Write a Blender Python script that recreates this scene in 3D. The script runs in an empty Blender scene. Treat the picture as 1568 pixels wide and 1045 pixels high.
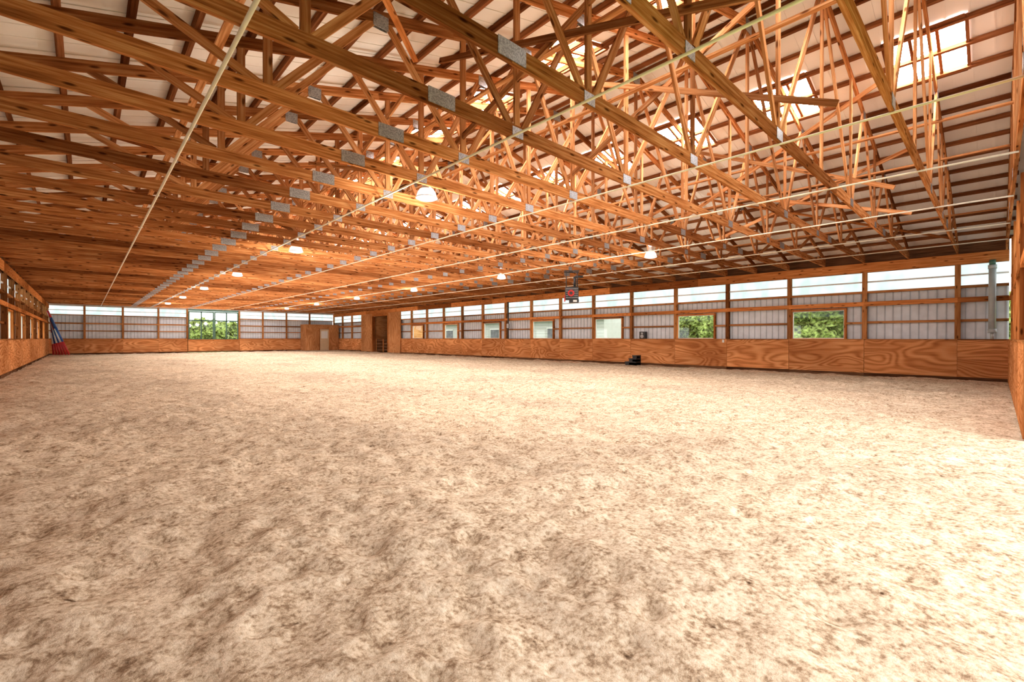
import bpy, math, random
from mathutils import Vector, noise
import numpy as np
R = random.Random(7)
scene = bpy.context.scene
scene.view_settings.view_transform = 'Standard'

# ------------------------------------------------------------------ dims
XL, XR = -2.1, 20.8
YN, YF = -0.26, 52.1
C = (XL + XR) / 2
HALF = (XR - XL) / 2
ZC = 4.07            # underside of bottom chord
PITCH = 0.27
KICK = 1.27
EYE = 1.336

# ------------------------------------------------------------------ materials
def newmat(name, diffuse=False):
    m = bpy.data.materials.new(name); m.use_nodes = True
    nt = m.node_tree
    for n in list(nt.nodes): nt.nodes.remove(n)
    out = nt.nodes.new('ShaderNodeOutputMaterial')
    b = nt.nodes.new('ShaderNodeBsdfDiffuse' if diffuse else 'ShaderNodeBsdfPrincipled')
    nt.links.new(b.outputs[0], out.inputs[0])
    return m, nt, b, out

def ramp(nt, fac, stops):
    r = nt.nodes.new('ShaderNodeValToRGB')
    el = r.color_ramp.elements
    while len(el) < len(stops): el.new(0.5)
    for e, (p, c) in zip(el, stops):
        e.position = p; e.color = (*c, 1)
    nt.links.new(fac, r.inputs[0]); return r.outputs[0]

def noise_n(nt, vec, scale, detail=3, rough=0.55, dist=0.0, out=0):
    n = nt.nodes.new('ShaderNodeTexNoise')
    n.inputs['Scale'].default_value = scale
    n.inputs['Detail'].default_value = detail
    n.inputs['Roughness'].default_value = rough
    n.inputs['Distortion'].default_value = dist
    nt.links.new(vec, n.inputs['Vector']); return n.outputs[out]

def mapping(nt, vec, scale, rot=0.0, loc=(0, 0, 0)):
    m = nt.nodes.new('ShaderNodeMapping'); m.inputs['Scale'].default_value = scale
    m.inputs['Rotation'].default_value = (0, 0, rot); m.inputs['Location'].default_value = loc
    nt.links.new(vec, m.inputs['Vector']); return m.outputs[0]

def mixc(nt, fac, a, b, mode='MIX'):
    m = nt.nodes.new('ShaderNodeMix'); m.data_type = 'RGBA'; m.blend_type = mode
    if isinstance(fac, float): m.inputs[0].default_value = fac
    else: nt.links.new(fac, m.inputs[0])
    for s, v in ((m.inputs[6], a), (m.inputs[7], b)):
        if isinstance(v, tuple): s.default_value = (*v, 1)
        else: nt.links.new(v, s)
    return m.outputs[2]

def math_n(nt, op, a, b=0.0):
    m = nt.nodes.new('ShaderNodeMath'); m.operation = op
    for s, v in ((m.inputs[0], a), (m.inputs[1], b)):
        if isinstance(v, (int, float)): s.default_value = v
        else: nt.links.new(v, s)
    return m.outputs[0]

def bump(nt, b, h, strength=0.3, dist=0.01):
    n = nt.nodes.new('ShaderNodeBump'); n.inputs['Strength'].default_value = strength
    n.inputs['Distance'].default_value = dist
    nt.links.new(h, n.inputs['Height']); nt.links.new(n.outputs[0], b.inputs['Normal'])

def wood(name, dark, mid, light, knots=True, k=1.0):
    dark, mid, light = [tuple(x * k for x in c) for c in (dark, mid, light)]
    m, nt, b, out = newmat(name, True)
    tc = nt.nodes.new('ShaderNodeTexCoord').outputs['UV']
    g = noise_n(nt, mapping(nt, tc, (1.3, 28, 1)), 1.0, 3, 0.6, 0.0)
    col = ramp(nt, g, [(0.28, dark), (0.5, mid), (0.72, light)])
    tone = noise_n(nt, mapping(nt, tc, (0.12, 0.3, 1)), 1.0, 0)
    tr = ramp(nt, tone, [(0.3, (0.45, 0.38, 0.34)), (0.5, (1, 1, 1)), (0.7, (1.3, 1.32, 1.35))])
    col = mixc(nt, 1.0, col, tr, 'MULTIPLY')
    if knots:
        v = nt.nodes.new('ShaderNodeTexVoronoi')
        nt.links.new(mapping(nt, tc, (1.6, 5.5, 1)), v.inputs['Vector']); v.inputs['Scale'].default_value = 1.0
        v.voronoi_dimensions = '2D'
        k = ramp(nt, v.outputs['Distance'], [(0.05, (0.25, 0.2, 0.18)), (0.12, (1, 1, 1))])
        col = mixc(nt, 1.0, col, k, 'MULTIPLY')
    nt.links.new(col, b.inputs['Color'])
    return m

def plywood(name, dark, mid, light, amp=0.6):
    m, nt, b, out = newmat(name, True)
    tc = nt.nodes.new('ShaderNodeTexCoord').outputs['UV']
    lo = noise_n(nt, mapping(nt, tc, (0.42, 1.5, 1)), 1.0, 1, 0.5, 0.5)
    s = math_n(nt, 'SINE', math_n(nt, 'MULTIPLY', lo, 75.0))
    s = math_n(nt, 'ADD', math_n(nt, 'MULTIPLY', s, 0.5), 0.5)
    g = noise_n(nt, mapping(nt, tc, (1.5, 40, 1)), 1.0, 3, 0.6)
    amt = noise_n(nt, mapping(nt, tc, (0.8, 1.6, 3)), 1.0, 1)
    f = math_n(nt, 'ADD', math_n(nt, 'MULTIPLY', math_n(nt, 'MULTIPLY', s, amt), amp), math_n(nt, 'MULTIPLY', g, 0.6))
    col = ramp(nt, f, [(0.18, dark), (0.42, mid), (0.8, light)])
    tone = noise_n(nt, mapping(nt, tc, (0.35, 0.5, 1)), 1.0, 1)
    tr = ramp(nt, tone, [(0.3, (0.72, 0.66, 0.62)), (0.55, (1, 1, 1)), (0.75, (1.2, 1.2, 1.2))])
    col = mixc(nt, 1.0, col, tr, 'MULTIPLY')
    nt.links.new(col, b.inputs['Color'])
    return m

def plain(name, col, rough=0.6, metal=0.0, var=0.12, scale=3.0, diffuse=False):
    m, nt, b, out = newmat(name, diffuse)
    tc = nt.nodes.new('ShaderNodeTexCoord').outputs['Object']
    n = noise_n(nt, tc, scale, 2)
    lo = tuple(c * (1 - var) for c in col); hi = tuple(min(1, c * (1 + var)) for c in col)
    nt.links.new(ramp(nt, n, [(0.35, lo), (0.65, hi)]), b.inputs['Color' if diffuse else 'Base Color'])
    if not diffuse:
        b.inputs['Roughness'].default_value = rough; b.inputs['Metallic'].default_value = metal
    return m

def emit(name, c1, c2, strength, scale=2.0, stretch=(1, 1, 1)):
    m, nt, b, out = newmat(name)
    nt.nodes.remove(b)
    e = nt.nodes.new('ShaderNodeEmission'); nt.links.new(e.outputs[0], out.inputs[0])
    if c1 == c2: e.inputs[0].default_value = (*c1, 1)
    else:
        tc = nt.nodes.new('ShaderNodeTexCoord').outputs['Object']
        n = noise_n(nt, mapping(nt, tc, stretch), scale, 2)
        nt.links.new(ramp(nt, n, [(0.35, c1), (0.65, c2)]), e.inputs[0])
    e.inputs[1].default_value = strength
    return m

M_TRUSS = wood('truss_lumber', (0.20, 0.060, 0.015), (0.48, 0.18, 0.058), (0.70, 0.36, 0.15), k=.92)
M_WEB = wood('web_lumber', (0.30, 0.10, 0.03), (0.58, 0.25, 0.095), (0.78, 0.45, 0.22), k=.92)
M_PURLIN = wood('purlin_lumber', (0.14, 0.042, 0.013), (0.29, 0.105, 0.04), (0.42, 0.18, 0.08), knots=False, k=.8)
M_POST = wood('post_lumber', (0.26, 0.09, 0.025), (0.46, 0.19, 0.065), (0.60, 0.30, 0.12), k=.82)
M_HEADER = wood('header_lumber', (0.33, 0.10, 0.025), (0.60, 0.21, 0.06), (0.74, 0.33, 0.12), k=.88)
M_PLY = plywood('kick_plywood', (0.30, 0.095, 0.028), (0.60, 0.245, 0.088), (0.80, 0.41, 0.18), .55)
M_PLY2 = plywood('booth_plywood', (0.32, 0.12, 0.045), (0.54, 0.25, 0.10), (0.66, 0.36, 0.17), .4)
M_DARKW = wood('dark_board', (0.05, 0.025, 0.012), (0.13, 0.06, 0.03), (0.2, 0.1, 0.05), knots=False)
M_SIDE = plain('steel_siding', (0.68, 0.72, 0.78), 0.45, 0.0, 0.07, diffuse=True)
M_SIDEG = plain('steel_siding_rib', (0.46, 0.49, 0.54), 0.45, 0.0, 0.07, diffuse=True)
M_SIDEW = plain('steel_siding_tan', (0.50, 0.44, 0.39), 0.5, 0.0, 0.08, diffuse=True)
M_LIN = plain('roof_liner', (0.92, 0.87, 0.82), 0.7, 0, 0.06, 0.8, diffuse=True)
M_GALV = plain('galvanized_plate', (0.33, 0.33, 0.34), 0.4, 0.5, 0.35, 60)
M_BAND = emit('translucent_eave_panel', (0.66, 0.80, 0.76), (0.95, 1.0, 0.99), 1.25, 1.6, (1, 1, 0.6))
M_SKY = emit('skylight_fiberglass', (0.98, 0.98, 1.0), (0.98, 0.98, 1.0), 50.0)
M_LAMP = emit('lamp_diffuser', (1, 0.95, 0.86), (1, 0.95, 0.86), 1.5)
M_BLACK = plain('black_plastic', (0.02, 0.02, 0.022), 0.45)
M_RED = plain('red_paint', (0.42, 0.012, 0.012), 0.5)
M_BLUE = plain('blue_paint', (0.015, 0.07, 0.26), 0.5)
M_WHITE = plain('white_paint', (0.75, 0.75, 0.73), 0.45, 0, 0.03)
M_PVC = plain('pvc_grey', (0.42, 0.45, 0.45), 0.4, 0, 0.06)
M_ROPE = plain('brace_strap', (0.90, 0.80, 0.62), 0.5, 0, 0.08)
M_GREEN = plain('green_frame', (0.05, 0.13, 0.09), 0.5)
M_LEAF = plain('foliage', (0.20, 0.25, 0.075), 0.8, 0, 0.85, 3.5, diffuse=True)
M_TRUNK = plain('bark', (0.12, 0.08, 0.05), 0.9, 0, 0.3)
M_GRASS = plain('grass', (0.24, 0.30, 0.10), 0.9, 0, 0.3, 0.6, diffuse=True)
M_BARNW = plain('barn_siding_white', (0.50, 0.50, 0.49), 0.6, 0, 0.03, diffuse=True)
M_ROOFG = plain('shingle_grey', (0.16, 0.16, 0.18), 0.8, 0, 0.2, diffuse=True)
M_ALU = plain('spun_aluminium', (0.7, 0.7, 0.7), 0.3, 0.8, 0.05)
M_DOORW = plain('door_cream', (0.66, 0.50, 0.32), 0.6, 0, 0.05)

mg, nt, b, out = newmat('window_glass')
nt.nodes.remove(b)
tr = nt.nodes.new('ShaderNodeBsdfTransparent'); tr.inputs[0].default_value = (0.96, 0.98, 0.96, 1)
gl = nt.nodes.new('ShaderNodeBsdfGlossy'); gl.inputs['Roughness'].default_value = 0.03
mx = nt.nodes.new('ShaderNodeMixShader'); mx.inputs[0].default_value = 0.04
nt.links.new(tr.outputs[0], mx.inputs[1]); nt.links.new(gl.outputs[0], mx.inputs[2]); nt.links.new(mx.outputs[0], out.inputs[0])
M_GLASS = mg

# sand footing: crumbly clods (warped voronoi) + fine grain + broad tone variation
ms, nt, b, out = newmat('sand_footing', True)
tc = nt.nodes.new('ShaderNodeTexCoord').outputs['Object']
n1 = noise_n(nt, tc, 34.0, 4, 0.74)
n2 = noise_n(nt, tc, 7.0, 3, 0.65)
n3 = noise_n(nt, mapping(nt, tc, (1, 0.55, 1)), 0.40, 3, 0.6)
wv = nt.nodes.new('ShaderNodeVectorMath'); wv.operation = 'MULTIPLY_ADD'
nt.links.new(noise_n(nt, tc, 22.0, 1, 0.6, out=1), wv.inputs[0]); wv.inputs[1].default_value = (.06, .06, .02); nt.links.new(tc, wv.inputs[2])
vo = nt.nodes.new('ShaderNodeTexVoronoi'); vo.inputs['Scale'].default_value = 26.0
nt.links.new(wv.outputs[0], vo.inputs['Vector'])
cl_ = math_n(nt, 'SUBTRACT', 1.0, vo.outputs['Distance'])
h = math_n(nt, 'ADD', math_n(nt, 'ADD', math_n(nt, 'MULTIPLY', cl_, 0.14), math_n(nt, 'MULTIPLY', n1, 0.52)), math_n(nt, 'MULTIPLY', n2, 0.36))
col = ramp(nt, h, [(0.39, (0.28, 0.18, 0.108)), (0.46, (0.50, 0.365, 0.24)), (0.525, (0.68, 0.53, 0.375)), (0.62, (0.82, 0.68, 0.51))])  # colour ramp paints clump shadows and highlights in, besides the sand's own tones
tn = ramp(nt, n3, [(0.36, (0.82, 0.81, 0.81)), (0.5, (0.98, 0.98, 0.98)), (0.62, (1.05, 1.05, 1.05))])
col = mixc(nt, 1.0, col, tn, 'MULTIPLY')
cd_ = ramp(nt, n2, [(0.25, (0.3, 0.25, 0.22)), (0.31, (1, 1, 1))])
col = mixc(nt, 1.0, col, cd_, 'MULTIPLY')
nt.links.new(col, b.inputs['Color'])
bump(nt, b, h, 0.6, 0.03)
M_SAND = ms

# ------------------------------------------------------------------ mesh builder
class MB:
    def __init__(s): s.v = []; s.f = []; s.m = []; s.uv = []; s.mats = []; s.sm = []
    def mi(s, m):
        if m not in s.mats: s.mats.append(m)
        return s.mats.index(m)
    def hexa(s, P, mat, L, A, B):
        o = len(s.v); s.v += [tuple(p) for p in P]
        ou, ov = R.uniform(0, 60), R.uniform(0, 60)
        k = s.mi(mat)
        F = [((0, 4, 6, 2), 'LA'), ((1, 3, 7, 5), 'LA'), ((0, 1, 5, 4), 'LB'), ((2, 6, 7, 3), 'LB'), ((0, 2, 3, 1), 'AB'), ((4, 5, 7, 6), 'AB')]
        for idx, t in F:
            s.f.append([o + i for i in idx]); s.m.append(k); s.sm.append(False)
            for i in idx:
                l, a, c = (i >> 2) & 1, (i >> 1) & 1, i & 1
                if t == 'LA': s.uv.append((ou + l * L, ov + a * A + c * (A + B)))
                elif t == 'LB': s.uv.append((ou + l * L, ov + A + c * B + a * (A + B)))
                else: s.uv.append((ou + a * A * .2, ov + c * B))
    def box(s, x0, x1, y0, y1, z0, z1, mat):
        d = sorted([(abs(x1 - x0), 0), (abs(y1 - y0), 1), (abs(z1 - z0), 2)], reverse=True)
        lo = [min(x0, x1), min(y0, y1), min(z0, z1)]; hi = [max(x0, x1), max(y0, y1), max(z0, z1)]
        ax = [d[0][1], d[1][1], d[2][1]]
        P = []
        for l in (0, 1):
            for a in (0, 1):
                for c in (0, 1):
                    p = [0, 0, 0]
                    for bit, axis in ((l, ax[0]), (a, ax[1]), (c, ax[2])): p[axis] = hi[axis] if bit else lo[axis]
                    P.append(p)
        s.hexa(P, mat, d[0][0], d[1][0], d[2][0])
    def beam(s, p0, p1, w, h, mat, side=(0, 1, 0)):
        p0 = Vector(p0); p1 = Vector(p1); d = (p1 - p0); L = d.length; d.normalize()
        sd = Vector(side); sd = (sd - d * sd.dot(d)).normalized(); up = d.cross(sd)
        P = []
        for l in (0, 1):
            for a in (-.5, .5):
                for c in (-.5, .5):
                    P.append((p1 if l else p0) + up * h * a + sd * w * c)
        s.hexa(P, mat, L, h, w)
    def cyl(s, p0, p1, r0, mat, n=12, r1=None, caps=True):
        if r1 is None: r1 = r0
        p0 = Vector(p0); p1 = Vector(p1); d = (p1 - p0).normalized()
        t = Vector((1, 0, 0)) if abs(d.x) < .9 else Vector((0, 1, 0))
        a = d.cross(t).normalized(); c = d.cross(a)
        o = len(s.v); k = s.mi(mat)
        for p, r in ((p0, r0), (p1, r1)):
            for i in range(n):
                an = 2 * math.pi * i / n
                s.v.append(tuple(p + a * r * math.cos(an) + c * r * math.sin(an)))
        for i in range(n):
            j = (i + 1) % n
            s.f.append([o + i, o + j, o + n + j, o + n + i]); s.m.append(k); s.sm.append(True)
            s.uv += [(0, i), (0, i + 1), (1, i + 1), (1, i)]
        if caps:
            s.f.append([o + i for i in reversed(range(n))]); s.m.append(k); s.sm.append(False); s.uv += [(0, 0)] * n
            s.f.append([o + n + i for i in range(n)]); s.m.append(k); s.sm.append(False); s.uv += [(0, 0)] * n
    def lathe(s, prof, cx, cy, mat, n=24):
        o = len(s.v); k = s.mi(mat)
        for r, z in prof:
            for i in range(n):
                an = 2 * math.pi * i / n; s.v.append((cx + r * math.cos(an), cy + r * math.sin(an), z))
        for q in range(len(prof) - 1):
            for i in range(n):
                j = (i + 1) % n
                s.f.append([o + q * n + i, o + q * n + j, o + (q + 1) * n + j, o + (q + 1) * n + i]); s.m.append(k); s.sm.append(True)
                s.uv += [(0, 0), (0, 1), (1, 1), (1, 0)]
    def poly(s, pts, mat):
        o = len(s.v); s.v += [tuple(p) for p in pts]; s.f.append(list(range(o, o + len(pts)))); s.m.append(s.mi(mat)); s.sm.append(False)
        s.uv += [(p[0] + p[1], p[2]) for p in pts]
    def mesh(s, name):
        me = bpy.data.meshes.new(name); me.from_pydata(s.v, [], s.f)
        for m in s.mats: me.materials.append(m)
        me.polygons.foreach_set('material_index', s.m)
        me.polygons.foreach_set('use_smooth', s.sm)
        ul = me.uv_layers.new(name='UVMap')
        ul.data.foreach_set('uv', [c for u in s.uv for c in u])
        me.update(); return me
    def obj(s, name, loc=(0, 0, 0)):
        return place(s.mesh(name), name, loc)

def place(me, name, loc=(0, 0, 0), rz=0):
    o = bpy.data.objects.new(name, me); o.location = loc; o.rotation_euler[2] = rz
    scene.collection.objects.link(o); return o

# ------------------------------------------------------------------ floor
def floor():
    def axis(a0, a1, start, grow, mx):
        out = [a0]; st = start
        while out[-1] < a1:
            out.append(out[-1] + st); st = min(mx, st * grow)
        out[-1] = a1; return np.array(out)
    xs = axis(XL - 0.1, XR + 0.1, 0.026, 1.002, 0.10)
    ys = axis(YN - 0.1, YF + 0.1, 0.026, 1.004, 0.25)
    nx, ny = len(xs), len(ys)
    X, Y = np.meshgrid(xs, ys)
    Z = np.zeros_like(X)
    rng = np.random.RandomState(3)
    for _ in range(50):
        k = rng.uniform(1.5, 18); a = rng.uniform(0, 2 * math.pi)
        Z += np.sin(X * math.cos(a) * k + Y * math.sin(a) * k + rng.uniform(0, 6.28)) * 0.018 / (1 + k * 0.25) * 0.6
    for _ in range(5200):
        r = rng.uniform(.05, .11)
        if rng.rand() < .55: px, py = rng.uniform(-1.5, 12), rng.uniform(1, 12)
        else: px, py = rng.uniform(XL, XR), rng.uniform(0, 30)
        i0, i1 = np.searchsorted(xs, px - 3 * r), np.searchsorted(xs, px + 3 * r)
        j0, j1 = np.searchsorted(ys, py - 3 * r), np.searchsorted(ys, py + 3 * r)
        if i1 <= i0 or j1 <= j0: continue
        d2 = ((X[j0:j1, i0:i1] - px) ** 2 + (Y[j0:j1, i0:i1] - py) ** 2) / r ** 2
        Z[j0:j1, i0:i1] += .026 * (d2 - .9) * np.exp(-d2)
    Z = np.minimum(Z, .05)
    Z -= np.percentile(Z, 97)
    co = np.stack([X, Y, Z], -1).reshape(-1, 3)
    me = bpy.data.meshes.new('floor')
    idx = np.arange(nx * ny).reshape(ny, nx)
    q = np.stack([idx[:-1, :-1], idx[:-1, 1:], idx[1:, 1:], idx[1:, :-1]], -1).reshape(-1, 4)
    me.vertices.add(len(co)); me.vertices.foreach_set('co', co.ravel())
    me.loops.add(q.size); me.loops.foreach_set('vertex_index', q.ravel())
    me.polygons.add(len(q)); me.polygons.foreach_set('loop_start', np.arange(0, q.size, 4)); me.polygons.foreach_set('loop_total', np.full(len(q), 4))
    me.polygons.foreach_set('use_smooth', np.ones(len(q), bool))
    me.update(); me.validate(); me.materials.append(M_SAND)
    place(me, 'floor')
floor()
g = MB(); g.box(-90, 140, -80, 150, -0.5, -0.25, M_GRASS); g.obj('ground_outside')

# ------------------------------------------------------------------ walls
class Wall:
    def __init__(s, kind): s.b = MB(); s.k = kind
    def box(s, a0, a1, d0, d1, z0, z1, mat, mb=None):
        mb = mb or s.b
        if s.k == 'right': mb.box(XR + d0, XR + d1, a0, a1, z0, z1, mat)
        if s.k == 'left': mb.box(XL - d0, XL - d1, a0, a1, z0, z1, mat)
        if s.k == 'far': mb.box(a0, a1, YF + d0, YF + d1, z0, z1, mat)
        if s.k == 'near': mb.box(a0, a1, YN - d0, YN - d1, z0, z1, mat)
    def siding(s, a0, a1, z0, z1, mat=None):
        mat = mat or M_SIDE
        if a1 - a0 < .01 or z1 - z0 < 0.01: return
        s.box(a0, a1, .18, .20, z0, z1, mat)
        k = math.ceil(a0 / .229)
        while k * .229 < a1 - .02:
            s.box(max(a0, k * .229), min(a1, k * .229 + .03), .160, .18, z0, z1, M_SIDEG if mat is M_SIDE else mat); k += 1
    def window(s, a0, a1, z0, z1, name):
        w = MB()
        t = .07
        for (p, q, r, u) in ((a0 - t, a1 + t, z1, z1 + t), (a0 - t, a1 + t, z0 - .03, z0), (a0 - t, a0, z0, z1), (a1, a1 + t, z0, z1)):
            s.box(p, q, .03, .17, r, u, M_HEADER, w)
        f = .03
        for (p, q, r, u) in ((a0, a1, z1 - f, z1), (a0, a1, z0, z0 + f), (a0, a0 + f, z0 + f, z1 - f), (a1 - f, a1, z0 + f, z1 - f)):
            s.box(p, q, .11, .16, r, u, M_WHITE, w)
        s.box(a0 + f, a1 - f, .13, .136, z0 + f, z1 - f, M_GLASS, w)
        w.obj(name)

BZ0, BZ1 = 3.05, 3.73
posts = [0.88 + 2.44 * i for i in range(-0, 22)]
wn = [0]
def long_wall(kind, windows, doors, sidemat):
    W = Wall(kind)
    P = [YN] + posts
    for i in range(len(P) - 1):
        a0, a1 = P[i], P[i + 1]
        if not any(d0 - .3 < a1 and a1 < d1 + .3 for d0, d1 in doors):
            W.box(a1 - .07, a1 + .07, .0, .16, 0, ZC - .02, M_POST)
        segs = [(a0, a1)]
        for d0, d1 in doors:
            ns = []
            for s0, s1 in segs:
                if d1 <= s0 or d0 >= s1: ns.append((s0, s1)); continue
                if d0 > s0: ns.append((s0, d0))
                if d1 < s1: ns.append((d1, s1))
            segs = ns
        win = [w for w in windows if a0 < (w[0] + w[1]) / 2 < a1]
        for s0, s1 in segs:
            W.box(s0, s1, .0, .01, 0, KICK, M_DARKW)
            if i > 0: W.box(s0 + .006, s1 - .006, -.02, 0, .0, KICK, M_PLY)
            else: W.box(s0, s1, -.02, 0, 0, .64, M_PLY); W.box(s0, s1, -.02, 0, .643, KICK, M_PLY)
            W.box(s0, s1, -.045, .10, KICK, KICK + .035, M_POST)
            W.box(s0, s1, -.045, -.02, -.05, .07, M_DARKW)
            W.siding(s0, s1, -.1, KICK, sidemat)
            if win:
                w0, w1 = win[0]
                W.siding(s0, w0 - .0, KICK, 2.42, sidemat); W.siding(w1, s1, KICK, 2.42, sidemat)
                W.siding(s0, s1, 2.42, BZ0, sidemat)
                W.box(s0, w0 - .07, .05, .12, 1.85, 1.93, M_POST)
            else:
                W.siding(s0, s1, KICK, BZ0, sidemat)
                W.box(s0, s1, .08, .16, 1.87, 1.95, M_POST)
            W.box(s0, s1, -.02, .03, 2.50, 2.66, M_HEADER)
            W.box(s0, s1, .03, .16, BZ0 - .08, BZ0, M_POST)
            W.box(s0, s1, .09, .16, 3.36, 3.41, M_WHITE)
            W.box(s0, s1, .165, .18, BZ0, BZ1, M_BAND)
        for d0, d1 in doors:
            q0, q1 = max(a0, d0), min(a1, d1)
            if q1 > q0:
                W.siding(q0, q1, 3.7, BZ1)
        if win:
            wn[0] += 1; W.window(win[0][0], win[0][1], 1.31, 2.40, 'window_%d' % wn[0])
    a = YN
    while a < YF:
        e = min(a + 4.88, YF)
        W.box(a, e, -.03, .02, BZ1, ZC, M_HEADER); a = e
    W.box(YN, YF, .1, .18, BZ1, ZC + .75, M_DARKW)
    return W

RW = [(3.93 + 4.88 * i, 5.66 + 4.88 * i) for i in range(7)]
Wr = long_wall('right', RW, [(38.9, 42.2)], M_SIDE)
for a0, a1 in ((36.7, 38.9), (42.2, 44.6)):
    Wr.box(a0, a1, -.12, -.02, 0, 3.72, M_PLY2)
Wr.box(38.9, 42.2, -.12, .0, 3.45, 3.72, M_HEADER)
for a in (38.9, 42.2 - .14): Wr.box(a, a + .14, -.14, .14, 0, 3.45, M_HEADER)
Wr.box(38.8, 38.9, .2, 5, -.1, 3.8, M_PLY2); Wr.box(42.2, 42.3, .2, 5, -.1, 3.8, M_PLY2)
Wr.box(38.8, 42.3, 5, 5.1, -.1, 3.8, M_DARKW); Wr.box(38.8, 42.3, .2, 5.1, 3.8, 3.9, M_DARKW)
Wr.box(38.8, 42.3, .2, 5.1, -.12, -.02, M_DARKW)
Wr.b.obj('wall_right')
gt = MB()
for z in (.12, .42, .72, 1.02): gt.box(XR + .25, XR + .29, 39.05, 42.05, z, z + .16, M_DARKW)
for y in (39.05, 40.5, 41.95): gt.box(XR + .21, XR + .25, y, y + .1, 0.0, 1.25, M_HEADER)
gt.obj('stall_gate')

LW = [(6.4 + 4.88 * i, 8.1 + 4.88 * i) for i in range(9)]
Wl = long_wall('left', LW, [], M_SIDEW)
Wl.b.obj('wall_left')

# far wall
W = Wall('far')
fp = [XL, 0, 2.44, 4.9, 7.05, 11.35, 13.5, 15.8, 18.2, XR]
for i in range(len(fp) - 1):
    a0, a1 = fp[i], fp[i + 1]
    if i > 0: W.box(a0 - .07, a0 + .07, .0, .16, 0, ZC, M_POST)
    if i == 4: continue
    W.box(a0 + .003, a1 - .003, -.02, 0, 0, KICK, M_PLY)
    W.box(a0, a1, -.045, .1, KICK, KICK + .035, M_POST)
    W.box(a0, a1, -.045, -.02, -.05, .08, M_DARKW)
    W.siding(a0, a1, -.1, 3.28)
    W.box(a0, a1, .08, .16, 1.90, 1.98, M_POST)
    W.box(a0, a1, -.01, .03, 2.50, 2.62, M_POST)
    W.box(a0, a1, .03, .16, 3.22, 3.30, M_POST)
    W.box(a0, a1, .09, .16, 3.62, 3.67, M_WHITE)
    W.box(a0, a1, .165, .18, 3.28, 3.98, M_BAND)
W.box(7.05, 11.35, .03, .18, 3.92, 4.07, M_GREEN)
W.box(7.05, 11.35, .0, .2, -.1, -.02, M_DARKW)
def gable(W, y, mat):
    pts = [(XL - .2, y, 3.96), (XR + .2, y, 3.96), (XR + .2, y, 4.5), (C, y, 4.5 + PITCH * HALF + .25), (XL - .2, y, 4.5)]
    W.b.poly(pts, mat)
gable(W, YF + .185, M_SIDEW)
W.b.obj('wall_far')
for n, (a0, a1) in enumerate(((7.13, 9.19), (9.21, 11.27))):
    d = MB()
    def bx(p, q, z0, z1, m, t0=.05, t1=.12): d.box(p, q, YF + t0, YF + t1, z0, z1, m)
    bx(a0, a0 + .1, 0.02, 3.9, M_GREEN); bx(a1 - .1, a1, 0.02, 3.9, M_GREEN); mid = (a0 + a1) / 2
    bx(mid - .05, mid + .05, 1.25, 3.9, M_GREEN)
    for z in (0.02, 1.15, 2.95, 3.78): bx(a0 + .1, a1 - .1, z, z + .12, M_GREEN)
    bx(a0 + .1, a1 - .1, .14, 1.15, M_PLY, .06, .1)
    for p, q in ((a0 + .1, mid - .05), (mid + .05, a1 - .1)):
        bx(p, q, 1.27, 2.95, M_GLASS, .08, .086); bx(p, q, 3.07, 3.78, M_GLASS, .08, .086)
    d.obj('door_%d' % (n + 1))
gg = MB()
gg.box(7.1, 11.3, YF - .06, YF - .02, 0.05, 1.10, M_PLY); gg.box(7.1, 11.3, YF - .08, YF - .02, 1.10, 1.2, M_HEADER)
gg.box(7.1, 11.3, YF - .1, YF - .06, 0.0, .1, M_DARKW); gg.obj('arena_gate')

# near wall; unseen doorway behind the photographer, added wide to let sky light in
W = Wall('near')
npst = [XL, 0.3, 9.0, 11.35, 13.6, 15.9, 18.3, XR]
for i in range(len(npst) - 1):
    a0, a1 = npst[i], npst[i + 1]
    if i > 0: W.box(a0 - .07, a0 + .07, .0, .16, 0, ZC, M_HEADER)
    if i == 1: continue
    W.box(a0 + .003, a1 - .003, -.02, 0, 0, KICK, M_PLY)
    W.box(a0, a1, -.03, .1, KICK, KICK + .035, M_POST)
    W.siding(a0, a1, -.1, 3.3)
    W.box(a0, a1, .0, .05, 2.5, 2.62, M_HEADER)
    W.box(a0, a1, .03, .16, 3.22, 3.30, M_POST)
    W.box(a0, a1, .165, .18, 3.28, 3.98, M_BAND)
W.box(0.3, 9.0, .0, .2, 3.8, 4.1, M_HEADER)
gable(W, YN - .185, M_SIDEW)
W.b.obj('wall_near')

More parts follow.
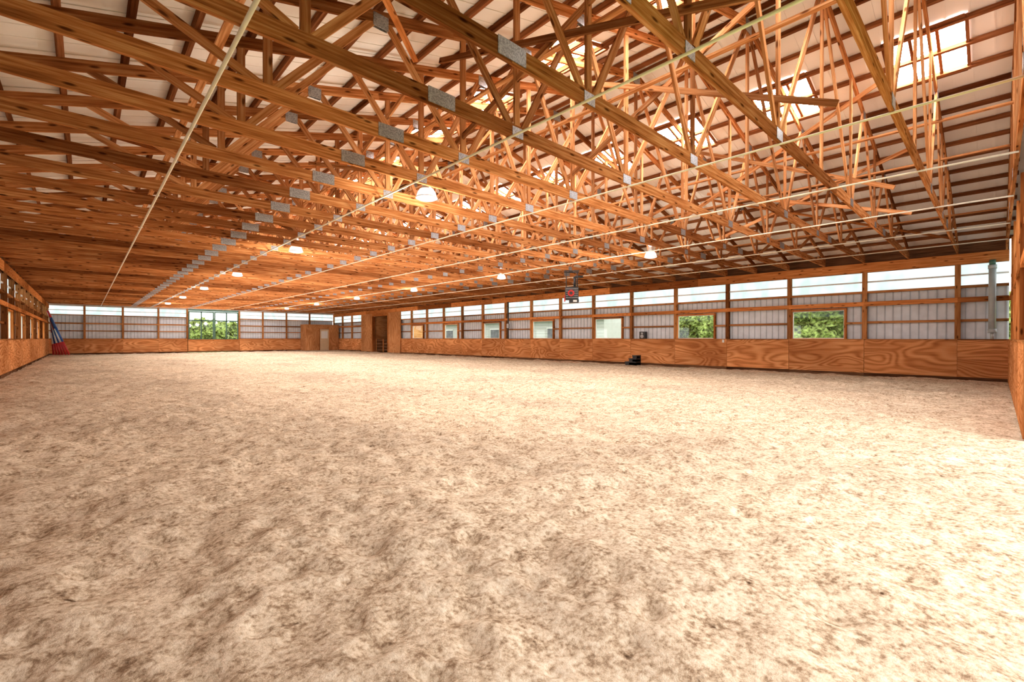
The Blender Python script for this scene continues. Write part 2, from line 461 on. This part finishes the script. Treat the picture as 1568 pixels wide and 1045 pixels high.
# ------------------------------------------------------------------ trusses
TC0 = ZC + .26
def ztop(x): return TC0 + PITCH * (HALF - abs(x - C))
def build_truss():
    t = MB()
    bz = ZC + .09
    cuts = [XL + .02, C - 6.25, C + 1.0, C + 6.25, XR - .02]
    for a, c in zip(cuts[:-1], cuts[1:]): t.beam((a, 0, bz), (c, 0, bz), .045, .185, M_TRUSS)
    for sg in (-1, 1):
        e = C + sg * (HALF - .02); m = C + sg * 5.2
        t.beam((e, 0, ztop(e)), (m, 0, ztop(m)), .042, .15, M_TRUSS)
        t.beam((m, 0, ztop(m)), (C, 0, ztop(C)), .042, .15, M_TRUSS)
        t.beam((e, 0, bz + .02), (C + sg * (HALF - 1.0), 0, bz + .13), .04, .14, M_TRUSS)
        B = [2.3, 5.0, 7.8]; T = [0, 3.6, 6.4, 9.3]
        def bp(k, dx=0): return (C + sg * (B[k] + dx), 0, ZC + .16)
        def tp(k, dx=0): x = C + sg * (T[k] + dx); return (x, 0, ztop(x) - .04)
        w, h = .038, .095
        webs = [(tp(0, .05), bp(0, -.1)), (bp(0, .1), tp(1, -.08)), (tp(1, .08), bp(1, -.12)), (bp(1, .12), tp(2, -.08)), (tp(2, .08), bp(2, -.08)), (bp(2, .08), tp(3, 0))]
        for a, c in webs: t.beam(a, c, w, h, M_WEB)
        for k in (0, 1, 2):
            x = C + sg * B[k]; t.beam((x, 0, ZC + .18), (x, 0, ztop(x) - .06), w, h, M_WEB)
        for xo, pw, ph in ((B[0], .12, .075), (B[1], .10, .07), (6.25, .19, .09)):
            x = C + sg * xo
            for ys in (-.026, .026):
                t.box(x - pw, x + pw, ys - .003, ys + .003, ZC + .015, ZC + .015 + 2 * ph, M_GALV)
        for k in range(1, 3):
            x = C + sg * T[k]
            for ys in (-.024, .024): t.box(x - .11, x + .11, ys - .003, ys + .003, ztop(x) - .15, ztop(x) + .03, M_GALV)
    for ys in (-.024, .024): t.box(C - .14, C + .14, ys - .003, ys + .003, ztop(C) - .2, ztop(C) + .04, M_GALV)
    t.beam((C, 0, ZC + .18), (C, 0, ztop(C) - .05), .038, .089, M_WEB)
    return t
ty = [YN + .06] + [0.88 + 1.22 * i for i in range(0, 42)]
variants = [build_truss().mesh('roof_truss') for _ in range(6)]
for i, y in enumerate(ty): place(variants[(i * 5 + i // 6) % 6], 'roof_truss', (0, y, 0))

pm = MB()
n = 18
for sg in (-1, 1):
    for i in range(n + 1):
        dx = .12 + (HALF - .12) * i / n
        x = C + sg * dx; z = ztop(x) + .075 + .045
        a = YN - .1
        while a < YF + .1:
            e = min(a + 4.88, YF + .1)
            pm.beam((x, a, z), (x, e, z), .064, .088, M_PURLIN, side=(1, 0, -sg * PITCH)); a = e
pm.obj('roof_purlins')
br = MB()
for dx, fz in ((-8.2, .5), (-4.6, .55), (-2.6, .5), (2.6, .5), (4.6, .55), (8.2, .5)):
    x = C + dx; z = ZC + .2 + (ztop(x) - ZC - .2) * fz
    a = YN
    while a < YF:
        e = min(a + 4.88, YF); br.beam((x, a, z), (x, e + .0, z), .085, .036, M_WEB, side=(1, 0, 0)); a = e
for sg in (-1, 1):
    for y0 in range(1, 48, 6):
        for xx in (2.3, 5.0):
            x = C + sg * (xx + .06); zt = ztop(x) - .15
            br.beam((x, y0 + .4, ZC + .25), (x, y0 + 5.3, zt), .036, .085, M_WEB, side=(1, 0, 0))
            br.beam((x + .05, y0 + 5.3, ZC + .25), (x + .05, y0 + .4, zt), .036, .085, M_WEB, side=(1, 0, 0))
    for y0 in range(0, 48, 8):
        xa, xb = C + sg * 10.6, C + sg * 5.4
        br.beam((xa, y0 + .9, ztop(xa) - .11), (xb, y0 + 6.5, ztop(xb) - .11), .085, .036, M_HEADER, side=(0, 1, 0))
br.obj('truss_bracing')
st = MB()
for x, r in ((1.02, .021), (4.2, .016), (7.1, .015), (9.9, .015), (12.9, .015), (15.9, .015), (18.4, .015)):
    st.cyl((x, YN + .05, ZC - .02), (x, YF - .05, ZC - .02), r, M_ROPE, 8)
st.obj('chord_restraint_rods')

cl = MB()
off = .075 + .09 + .01
for sg in (-1, 1):
    e = C + sg * (HALF + .25); ze = ztop(C) - PITCH * (HALF + .25) + off; zr = ztop(C) + off
    y0, y1 = YN - .3, YF + .3
    for th in (0, .03):
        cl.poly([(e, y0, ze + th), (C, y0, zr + th), (C, y1, zr + th), (e, y1, ze + th)], M_LIN)
    y = y0
    while y < y1:
        cl.beam((e, y, ze - .004), (C, y, zr - .004), .03, .012, M_LIN, side=(0, 1, 0)); y += .305
cl.obj('ceiling')
def sky(xc):
    s = MB(); hw = .70
    a, c = xc - hw, xc + hw
    sl = lambda x: ztop(x) + off - .018
    s.poly([(a, -.56, sl(a)), (c, -.56, sl(c)), (c, .56, sl(c)), (a, .56, sl(a))], M_SKY)
    for yy in (-.58, .58, -.19, .19): s.beam((a, yy, sl(a) - .03), (c, yy, sl(c) - .03), .05, .05, M_PURLIN, side=(0, 1, 0))
    for xx in (a, xc, c): s.beam((xx, -.56, sl(xx) - .03), (xx, .56, sl(xx) - .03), .05, .05, M_PURLIN, side=(1, 0, 0))
    return s.mesh('skylight')
for xc in (12.0, 6.85):
    me = sky(xc)
    for i in range(21): place(me, 'skylight', (0, .97 + 2.44 * i, 0))

# ------------------------------------------------------------------ lamps
lm = MB()
lm.cyl((0, 0, .44), (0, 0, .19), .085, M_ALU, 20)
lm.cyl((0, 0, .50), (0, 0, .44), .05, M_GALV, 16)
lm.lathe([(0, .20), (.09, .195), (.13, .165), (.135, .155)], 0, 0, M_ALU)
lm.lathe([(.12, .17), (.165, .11), (.19, .03), (.195, .0), (.165, -.025), (.10, -.04), (0, -.045)], 0, 0, M_LAMP)
lm.lathe([(.191, .012), (.205, .008), (.205, -.008), (.192, -.006)], 0, 0, M_ALU)
lme = lm.mesh('high_bay_lamp')
for x, dy in ((4.7, 0), (13.4, .35)):
    for y in (7.35, 14.6, 21.9, 29.2, 36.5, 43.8):
        o = place(lme, 'high_bay_lamp', (x, y + dy, ZC - .10))
        ld = bpy.data.lights.new('bulb_light', 'POINT'); ld.energy = 140; ld.shadow_soft_size = .2; ld.color = (1, .92, .80)
        lo = bpy.data.objects.new('bulb_light', ld); scene.collection.objects.link(lo); lo.parent = o; lo.location = (0, 0, -.45)

# ------------------------------------------------------------------ heater
h = MB()
h.box(-.26, .26, -.24, .24, .12, .62, M_BLACK)
for i in range(5): h.box(-.24, .24, -.275, -.24, .18 + i * .085, .2 + i * .085, M_GALV)
h.cyl((-.04, -.24, .36), (-.04, -.33, .36), .13, M_RED, 24)
h.cyl((-.04, -.33, .36), (-.04, -.35, .36), .06, M_BLACK, 20)
h.box(-.3, -.26, -.2, .1, .05, .3, M_RED)
h.box(-.1, .28, -.18, .2, .0, .12, M_BLACK); h.box(.05, .2, -.2, -.18, .02, .1, M_WHITE)
h.cyl((.12, 0, .62), (.12, 0, 1.05), .05, M_BLACK, 14); h.cyl((.12, 0, 1.05), (.45, 0, 1.05), .05, M_BLACK, 14)
for sx in (-.22, .22):
    for sy in (-.2, .2): h.cyl((sx, sy, .62), (sx, sy, 1.28), .012, M_BLACK, 6)
h.box(-.3, .3, -.22, -.18, 1.24, 1.28, M_BLACK); h.box(-.3, .3, .18, .22, 1.24, 1.28, M_BLACK)
o = h.obj('hanging_unit_heater', (14.4, 11.8, ZC - 1.28 - .02)); o.rotation_euler[2] = math.radians(-48)

mb = MB()
for i, (y1, z1) in enumerate(((.66, .18), (.44, .34), (.24, .5))):
    mb.box(-.22, .22, 0, y1, z1 - .05, z1, M_BLACK)
    mb.box(-.2, -.17, 0, y1 - .02, 0, z1 - .05, M_BLACK); mb.box(.17, .2, 0, y1 - .02, 0, z1 - .05, M_BLACK)
    mb.box(-.17, .17, y1 - .05, y1 - .02, 0 if i == 0 else z1 - .2, z1 - .05, M_BLACK)
mb.obj('mounting_block', (20.1, 12.2, -.02))

sp = MB(); sp.box(-.12, .12, -.15, .15, 0, .36, M_BLACK); sp.cyl((-.12, 0, .12), (-.135, 0, .12), .09, M_GALV, 20); sp.cyl((-.12, 0, .27), (-.135, 0, .27), .05, M_GALV, 16)
sp.obj('loudspeaker', (20.79, 12.35, KICK + .035))
pv = MB(); pv.cyl((0, 0, 1.62), (0, 0, 3.5), .085, M_PVC, 20); pv.cyl((0, 0, 3.5), (0, 0, 3.62), .1, M_PVC, 20); pv.cyl((0, 0, 3.62), (0, 0, 3.78), .075, M_GREEN, 20)
pv.cyl((0, 0, 1.5), (0, 0, 1.62), .1, M_PVC, 20); pv.cyl((0, 0, 1.305), (0, 0, 1.5), .04, M_PVC, 12)
pv.obj('vent_pipe', (20.66, .10, 0))
cd = MB(); cd.cyl((0, 0, 1.3), (0, 0, 3.75), .05, M_BLACK, 12); cd.box(-.05, .06, -.1, .1, 2.0, 2.3, M_GALV); cd.obj('conduit_riser', (20.68, 22.4, 0))
ob = MB(); ob.box(-.02, .0, -.04, .04, 0, .12, M_WHITE); ob.cyl((-.01, 0, .12), (-.01, 0, .16), .012, M_GALV, 8); ob.obj('outlet_box', (20.775, 8.35, 1.14))

bo = MB(); XB = XR - .06
bo.box(17.2, 18.65, 50.4, 50.48, 0, 2.72, M_PLY2); bo.box(19.65, XB, 50.4, 50.48, 0, 2.72, M_PLY2); bo.box(18.65, 19.65, 50.4, 50.48, 2.3, 2.72, M_PLY2)
bo.box(17.2, 17.28, 50.48, YF - .06, 0, 2.72, M_PLY2); bo.box(17.15, XB, 50.35, YF - .06, 2.72, 2.8, M_POST)
bo.box(18.6, 18.66, 50.37, 50.4, 0, 2.35, M_HEADER); bo.box(19.64, 19.7, 50.37, 50.4, 0, 2.35, M_HEADER)
bo.obj('plywood_booth')
dd = MB(); dd.box(18.67, 19.63, 50.41, 50.46, 0.01, 2.28, M_DOORW); dd.box(18.8, 19.5, 50.395, 50.41, 1.3, 2.1, M_WHITE); dd.box(18.8, 19.5, 50.395, 50.41, .2, 1.1, M_DOORW); dd.cyl((18.75, 50.36, 1.05), (18.75, 50.41, 1.05), .03, M_ALU, 10); dd.obj('door_3')

cols = [(M_BLUE, M_RED), (M_BLUE, M_WHITE), (M_RED, M_RED), (M_WHITE, M_RED), (M_BLUE, M_WHITE), (M_RED, M_WHITE)]
for i, (c1, c2) in enumerate(cols):
    p = MB()
    bx_, by = -.85 - .17 * i, 47.6 + .16 * i
    p0 = Vector((bx_, by, .08)); p1 = Vector((XL + .12 + .03 * i, by + .2, 3.35 - .12 * i)); d = (p1 - p0)
    for t0, t1, c in ((0, .3, M_RED), (.3, .62, M_WHITE if i % 2 else M_BLUE), (.62, .85, c1), (.85, 1, c2)): p.cyl(p0 + d * t0, p0 + d * t1, .065, c, 14)
    p.obj('jump_pole')

# ------------------------------------------------------------------ outside
def blob(mb, c, r, mat, seed):
    import bmesh
    bm = bmesh.new(); bmesh.ops.create_icosphere(bm, subdivisions=4, radius=1)
    o = len(mb.v); k = mb.mi(mat)
    for v in bm.verts:
        n = noise.noise(v.co * 2.2 + Vector((seed, 0, 0))) * .35 + noise.noise(v.co * 8 + Vector((0, seed, 0))) * .4
        q = v.co * (1 + n) * r; mb.v.append((c[0] + q.x, c[1] + q.y, c[2] + q.z * .85))
    for f in bm.faces:
        mb.f.append([o + v.index for v in f.verts]); mb.m.append(k); mb.sm.append(False); mb.uv += [(0, 0)] * len(f.verts)
    bm.free()
tm = []
for q in range(3):
    t = MB(); t.cyl((0, 0, -.3), (0, 0, 2.6), .22, M_TRUNK, 10, .15)
    for i in range(11):
        a = R.uniform(0, 6.28); rr = R.uniform(0.2, 1.9)
        blob(t, (rr * math.cos(a), rr * math.sin(a), R.uniform(.8, 4.6)), R.uniform(.9, 1.5), M_LEAF, R.uniform(0, 99))
    tm.append(t.mesh('tree'))
for i in range(7): place(tm[i % 3], 'tree', (40 + R.uniform(-1.5, 1.5), 1 + i * 2.6, R.uniform(-1.2, .1)), R.uniform(0, 6))
for i in range(9): place(tm[(i + 1) % 3], 'tree', (45.5 + R.uniform(-1, 1), 0 + i * 3.0, R.uniform(-1, 0)), R.uniform(0, 6))
for x in (9.2, 12.8, 16.2, -4): place(tm[int(x) % 3], 'tree', (x, 80 + R.uniform(-3, 3), -1.2), R.uniform(0, 6))
wb = MB()
wb.box(31, 37, 22, 47, -.3, 3.0, M_BARNW)
for y in range(23, 46, 4): wb.box(30.95, 31, y, y + 1.2, 1.0, 2.2, M_ROOFG); wb.box(30.93, 31, y - .1, y + 1.3, 2.2, 2.3, M_WHITE)
for z in range(0, 12): wb.box(30.97, 31, 22, 47, z * .25, z * .25 + .02, M_PVC)
wb.poly([(30.4, 21.6, 2.9), (34, 21.6, 4.6), (34, 47.4, 4.6), (30.4, 47.4, 2.9)], M_ROOFG); wb.poly([(37.6, 21.6, 2.9), (34, 21.6, 4.6), (34, 47.4, 4.6), (37.6, 47.4, 2.9)], M_ROOFG)
wb.poly([(31, 22, 3), (37, 22, 3), (34, 22, 4.5)], M_BARNW)
wb.obj('white_barn')

# ------------------------------------------------------------------ world / camera
w = bpy.data.worlds.new('World'); scene.world = w; w.use_nodes = True
bg = w.node_tree.nodes['Background']; bg.inputs[0].default_value = (0.98, 0.97, 0.97, 1); bg.inputs[1].default_value = 3.8
cam = bpy.data.cameras.new('camera'); cam.lens = 16.0; cam.sensor_width = 36; cam.clip_end = 400; cam.clip_start = .05
co = bpy.data.objects.new('camera', cam); scene.collection.objects.link(co)
co.location = (0, 0, EYE); co.rotation_euler = (math.radians(90 - .37), 0, math.radians(-43.2))
scene.camera = co
